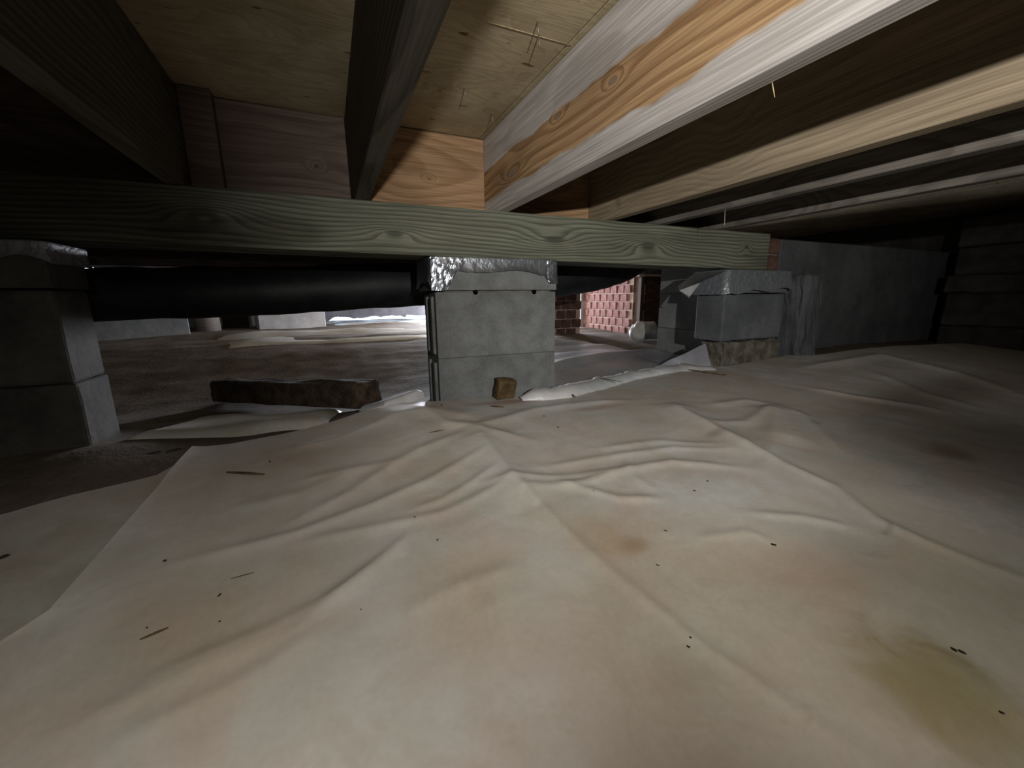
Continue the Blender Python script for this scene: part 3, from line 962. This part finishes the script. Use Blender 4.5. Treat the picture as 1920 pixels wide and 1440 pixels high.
def patch(name, x0, x1, y0, y1, nu, nv, zfun, mat, label, cat='plastic sheet', warp=0.03, rot=0.0, seed=1.0, grp='plastic sheets on the ground', corner=0.0, dodge=0.0):
    """loose sheet lying on the ground with an irregular outline"""
    s, t = np.meshgrid(np.linspace(-1, 1, nu), np.linspace(-1, 1, nv), indexing='ij')
    cx_, cy_ = (x0+x1)/2, (y0+y1)/2
    hx, hy = (x1-x0)/2, (y1-y0)/2
    X = s*hx*(1-corner*t*t)
    Y = t*hy*(1-corner*s*s)
    X = X+warp*fbm(X, Y, 5, seed)*np.abs(s)
    Y = Y+warp*fbm(X, Y, 5, seed+1)*np.abs(t)
    Y = Y+dodge*np.clip((X+cx_-1.34)/0.1, 0, 1)*(1-t)/2
    c, sn = math.cos(rot), math.sin(rot)
    X, Y = cx_+c*X-sn*Y, cy_+sn*X+c*Y
    Z = gz(X, Y)+zfun(X, Y)-0.03*np.maximum(np.abs(s), np.abs(t))**10
    o = link(name, grid_mesh(name, np.stack([X, Y, Z], -1)), mat)
    tag(o, label, cat, grp)
    return o

# lower sheet at the left, tucked under the main sheet
le = px_xy([(0, 965), (180, 915), (300, 880), (352, 850)])
def left_sheet():
    nu, nv = 90, 150
    ex = np.array([-1.4]+[p[0] for p in le])
    ey = np.array([le[0][1]-0.03]+[p[1] for p in le])
    s, t = np.meshgrid(np.linspace(0, 1, nu), np.linspace(0, 1, nv), indexing='ij')
    X = -1.35+1.17*s
    YB = np.interp(X, ex, ey)+0.012*fbm(X, X*0, 14, 2, 2)
    Y = -0.8+(YB+0.8)*t
    Z = gz(X, Y)-0.004+0.0022*fbm(X, Y, 10, 6)+0.0008*fbm(X, Y, 40, 7)
    under = np.clip((X+0.42)/0.06, 0, 1)
    Z -= 0.003*under
    o = link('vapor_barrier_sheet', grid_mesh('vapor_barrier_sheet', np.stack([X, Y, Z], -1)), SHEET2)
    tag(o, 'dull grey-brown plastic sheet tucked under the edge of the big white sheet', 'plastic sheet', 'plastic sheets on the ground')
left_sheet()

patch('vapor_barrier_sheet', -0.48, 0.00, 1.18, 1.52, 70, 50, lambda X, Y: 0.004+0.014*np.exp(-((X+0.22+0.5*(Y-1.3))/0.10)**2)+0.012*fbm(X, Y, 9, 3.3, 2)*np.exp(-((Y-1.35)/0.12)**2),
      SHEET2, 'small grey sheet heaped between the dark pier and the rotten timber', seed=2.0, rot=-0.12)
patch('vapor_barrier_sheet', 0.07, 0.23, 1.19, 1.34, 40, 40, lambda X, Y: 0.006+0.03*np.clip((X-0.1)/0.15, 0, 1)+0.006*fbm(X, Y, 16, 1.3, 2),
      SHEET3, 'pale sheet scrap running up against the side of the bright foil pier', seed=4.0, rot=0.5, warp=0.015)
patch('vapor_barrier_sheet', 0.73, 1.77, 1.24, 2.9, 110, 120, lambda X, Y: 0.004+0.030*np.exp(-(((X-1.25)/0.25)**2+((Y-1.85)/0.22)**2))+0.022*fbm(X, Y, 6, 5.3, 3)*np.clip((Y-1.3)/0.3, 0, 1)
      +0.02*np.exp(-((Y-1.62-0.2*(X-1.2))/0.07)**2), SHEET4, 'bluish heaped plastic sheet beyond the girder leading to the brick wall', seed=6.0, warp=0.02, dodge=0.16)
patch('vapor_barrier_sheet', -0.85, 1.25, 3.3, 4.6, 110, 80, lambda X, Y: -0.006+0.028*fbm(X*0.7, Y*1.4, 4.5, 7.3, 3), SHEET3,
      'far rumpled sheet catching daylight beyond the duct', seed=8.0, warp=0.1)
patch('vapor_barrier_sheet', 0.0, 1.6, 5.35, 6.3, 80, 40, lambda X, Y: -0.010+0.012*fbm(X, Y*1.4, 8, 2.3, 3), SHEET3,
      'brightly lit sheet at the foot of the far board', seed=9.0, warp=0.04)

# folded over sheet edge between the centre pier and the right pier
def folded_edge():
    path = [on_ground(*q) for q in [(958, 742), (1010, 728), (1070, 722), (1150, 718), (1230, 708), (1300, 697), (1330, 692)]]
    path = np.array(path)
    n = 90
    tt = np.linspace(0, 1, n)
    dd = np.concatenate([[0], np.cumsum(np.hypot(*np.diff(path[:, :2], axis=0).T))])
    dd /= dd[-1]
    cxs = np.interp(tt, dd, path[:, 0])
    cys = np.interp(cxs, [0.5, 0.69, 0.85, 1.05, 1.3, 1.45], [1.06, 1.068, 1.11, 1.16, 1.185, 1.12])
    m = 18
    P = np.zeros((n, m, 3))
    for i in range(n):
        r = 0.030+0.003*math.sin(i*0.09)
        end = min(1.0, i/6, (n-1-i)/10)
        r *= 0.35+0.65*end
        for j in range(m):
            k = j/(m-1)
            th = -0.45+k*(math.pi+0.55)          # wraps from the front foot over the top to the back
            yy = cys[i]+0.03-math.cos(th)*r*1.35+0.05*max(0, k-0.75)
            zz = math.sin(th)*r*0.8
            p = Vector((cxs[i]*9, yy*9, zz*30))
            q = mnoise.noise(p*2.2)*0.005+abs(mnoise.noise(Vector((cxs[i]*45, k*2.0, 3.0))))*0.006
            x = cxs[i]+mnoise.noise(p*1.3)*0.004
            P[i, j] = (x, yy+q, max(float(gz(x, yy))-0.004, float(gz(x, yy))+0.001+zz+q))
    o = link('folded_sheet_edge', grid_mesh('folded_sheet_edge', P), SHEET3)
    tag(o, 'white folded-over sheet edge lying between the foil-topped piers', 'plastic sheet', 'plastic sheets on the ground')
folded_edge()

# crumpled bundle in front of the brick wall
def bundle(loc, r, label, seed):
    bm = bmesh.new()
    bmesh.ops.create_icosphere(bm, subdivisions=4, radius=1.0)
    for v in bm.verts:
        n = mnoise.noise(v.co*1.6+Vector((seed, 0, 0)))*0.25+abs(mnoise.noise(v.co*4+Vector((0, seed, 0))))*0.16
        v.co = v.co*(1+n)
        v.co = Vector((v.co.x*r[0], v.co.y*r[1], max(v.co.z, -0.55)*r[2]))
    me = bpy.data.meshes.new('plastic_bundle')
    bm.to_mesh(me)
    bm.free()
    me.polygons.foreach_set('use_smooth', [True]*len(me.polygons))
    o = link('plastic_bundle', me, SHEET3, None, loc)
    tag(o, label, 'plastic bundle')
b0 = on_ground(1208, 642)
bundle((2.23, 2.42, float(gz(2.23, 2.42))+0.045), (0.115, 0.09, 0.09), 'whitish crumpled plastic bundle at the foot of the brick return', 2.0)

# flap of sheet leaning on the right pier
def flap():
    n, m = 14, 10
    P = np.zeros((n, m, 3))
    a = np.array([1.30, 1.30])
    b = np.array([1.50, 1.20])
    for i in range(n):
        u = i/(n-1)
        x, y = a+(b-a)*u
        top = 0.012+0.085*u
        for j in range(m):
            k = j/(m-1)
            P[i, j] = (x+0.006*math.sin(k*3+u*5), y+0.05*k*u+0.004*math.sin(u*9), float(gz(x, y))+top*k-0.002)
    o = link('sheet_flap', grid_mesh('sheet_flap', P), SHEET4)
    tag(o, 'triangular plastic flap turned up against the pier with loose foil', 'plastic sheet', 'plastic sheets on the ground')
flap()

# ------------------------------------------------------------------ timber and debris
def timber():
    a = Vector((-0.45, 2.05, 0))
    b = Vector((0.105, 1.40, 0))
    L = (b-a).length
    me = box_mesh('rotten_timber', L, 0.11, 0.085, 0.012, 2, 0.010, 6, 2)
    za = float(gz(a.x, a.y))
    zb = float(gz(b.x, b.y))
    o = link('rotten_timber', me, 'bark', None, ((a.x+b.x)/2, (a.y+b.y)/2, (za+zb)/2-0.008))
    o.rotation_euler = (0, -math.atan2(zb-za, L), math.atan2(b.y-a.y, b.x-a.x))
    tag(o, 'dark rotten timber lying in the hollow beside the foil-topped pier', 'timber')
timber()

def wood_chunk():
    me = box_mesh('wood_chunk', 0.062, 0.03, 0.066, 0.006, 2, 0.007, 5, 9)
    x, y = 0.478, 1.128
    o = link('wood_chunk', me, 'chip', None, (x, y, float(gz(x, y))+0.004), (0.25, 0.1, 0.15))
    tag(o, 'brown broken wood chunk leaning against the pier with bright foil', 'wood chunk')
wood_chunk()

def sliver(name, p0, p1, width, mat, label, cat='twig', thick=0.5, bend=0.0, lift=0.010):
    A = on_ground(*p0, lift)
    B = on_ground(*p1, lift)
    A[2] += 0.0
    n = 7
    pts, rad = [], []
    for i in range(n):
        t = i/(n-1)
        p = A+(B-A)*t
        p[2] += bend*math.sin(math.pi*t)
        pts.append(Vector(p))
        rad.append(width*(0.3+0.7*math.sin(math.pi*(0.08+0.84*t))))
    c = (pts[0]+pts[-1])/2
    c.z -= width*thick
    me = tube_mesh(name, [p-c for p in pts], rad, 8, True, 0.0, thick)
    o = link(name, me, mat, None, c)
    return tag(o, label, cat)

sliver('bark_sliver', (425, 885), (495, 889), 0.0045, 'chip', 'long brown bark sliver lying alone on the white sheet', 'bark sliver', 0.45)
sliver('dry_twig', (262, 1199), (314, 1177), 0.0018, 'twig', 'straight tan twig on the white sheet near its hem')
sliver('dry_twig', (432, 1085), (476, 1073), 0.0008, 'twig', 'hair-thin twig lying across the sheet between two folds')
sliver('dry_twig', (805, 811), (833, 806), 0.0022, 'twig', 'short grey-brown twig on the sheet ridge near the foil-topped pier')
sliver('dry_twig', (310, 848), (341, 839), 0.004, 'crumb', 'dark stick on the bare soil at the sheet corner')
sliver('dry_twig', (277, 851), (303, 845), 0.004, 'crumb', 'dark broken stick on the bare soil near the dark pier')
sliver('dry_twig', (-6, 1048), (16, 1039), 0.003, 'crumb', 'small dark stick on the grey-brown sheet')
sliver('dry_twig', (1070, 738), (1080, 745), 0.0025, 'crumb', 'tiny dark stick in front of the folded sheet edge')
sliver('dry_twig', (1125, 708), (1165, 716), 0.0022, 'crumb', 'thin dark stick lying along the folded sheet edge', lift=0.035)
sliver('dry_twig', (1290, 693), (1362, 703), 0.006, 'twig', 'curved dark stick at the foot of the pier with loose foil')
sliver('dry_twig', (408, 1119), (414, 1112), 0.0012, 'crumb', 'minute dark twig fragment among the lower folds of the white sheet')
sliver('bark_sliver', (920, 761), (945, 763), 0.004, 'chip', 'reddish bark chip on the sheet below the wood chunk', 'bark sliver', 0.5)
sliver('bark_sliver', (936, 866), (950, 872), 0.004, 'chip', 'small brown chip lying on the long sheet crease', 'bark sliver', 0.5)
sliver('dry_leaf', (1797, 1218), (1811, 1227), 0.003, 'crumb', 'small dark leaf near the yellow stain', 'leaf', 0.3)

def crumb(px_, py_, r, label, grp='soil crumbs on the white sheet'):
    p = on_ground(px_, py_, 0.006)
    bm = bmesh.new()
    bmesh.ops.create_icosphere(bm, subdivisions=2, radius=r)
    for v in bm.verts:
        v.co *= 1+0.5*mnoise.noise(v.co*300+Vector((px_, 0, 0)))
        v.co.z *= 0.6
    me = bpy.data.meshes.new('soil_crumb')
    bm.to_mesh(me)
    bm.free()
    o = link('soil_crumb', me, 'crumb', None, p)
    tag(o, label, 'soil crumb', grp)
for q in [(309, 1051, .0022), (820, 1012, .0017), (778, 969, .0015), (677, 1143, .0013), (506, 865, .002), (1295, 1195, .0013), (1292, 1213, .0013),
          (1249, 995, .0014), (1303, 920, .0018), (1327, 902, .0020), (1453, 1022, .0022), (1235, 1060, .0012), (1880, 1337, .0014), (1113, 920, .0014),
          (545, 1150, .0012), (640, 880, .0014), (800, 756, .0028), (828, 759, .0026), (1020, 780, .002), (1047, 801, .002), (275, 1177, .0013), (412, 1165, .0012)]:
    crumb(*q, 'tiny dark soil crumb on the white sheet')
crumb(1451, 759, .0042, 'black pebble sitting at the pinched peak of the white sheet', None)

# ------------------------------------------------------------------ small overhead things
def rod(name, a, b, r, mat, label, cat):
    a = Vector(a)
    b = Vector(b)
    me = tube_mesh(name, [Vector((0, 0, 0)), (b-a)*0.5, b-a], [r, r, r*0.7], 8)
    o = link(name, me, mat, None, a)
    return tag(o, label, cat)
rod('wood_splinter', (0.5418, 0.387, ZT+0.002), (0.5435, 0.382, ZT-0.018), 0.0007, 'straw', 'pale splinter hanging from the orange-striped joist', 'splinter')
rod('wood_splinter', (0.318, 0.797, ZS-0.001), (0.498, 0.795, ZS-0.001), 0.0008, 'straw', 'long pale splinter line along the plywood beside the striped joist', 'splinter')
for (x, y) in ((0.403, 0.762), (0.423, 0.795), (0.351, 1.041), (0.462, 1.141)):
    n_ = rod('subfloor_nail', (x, y, ZS+0.004), (x+0.002, y-0.001, ZS-0.020), 0.0013, 'steel', 'bent nail tip poking down through the plywood between two joists', 'nail')
    n_['group'] = 'nails through the plywood'
rod('cobweb_strand', (1.165, 0.941, ZT+0.0005), (1.163, 0.936, ZT-0.046), 0.0007, 'web', 'cobweb strand hanging from the greyish joist above the girder', 'cobweb')
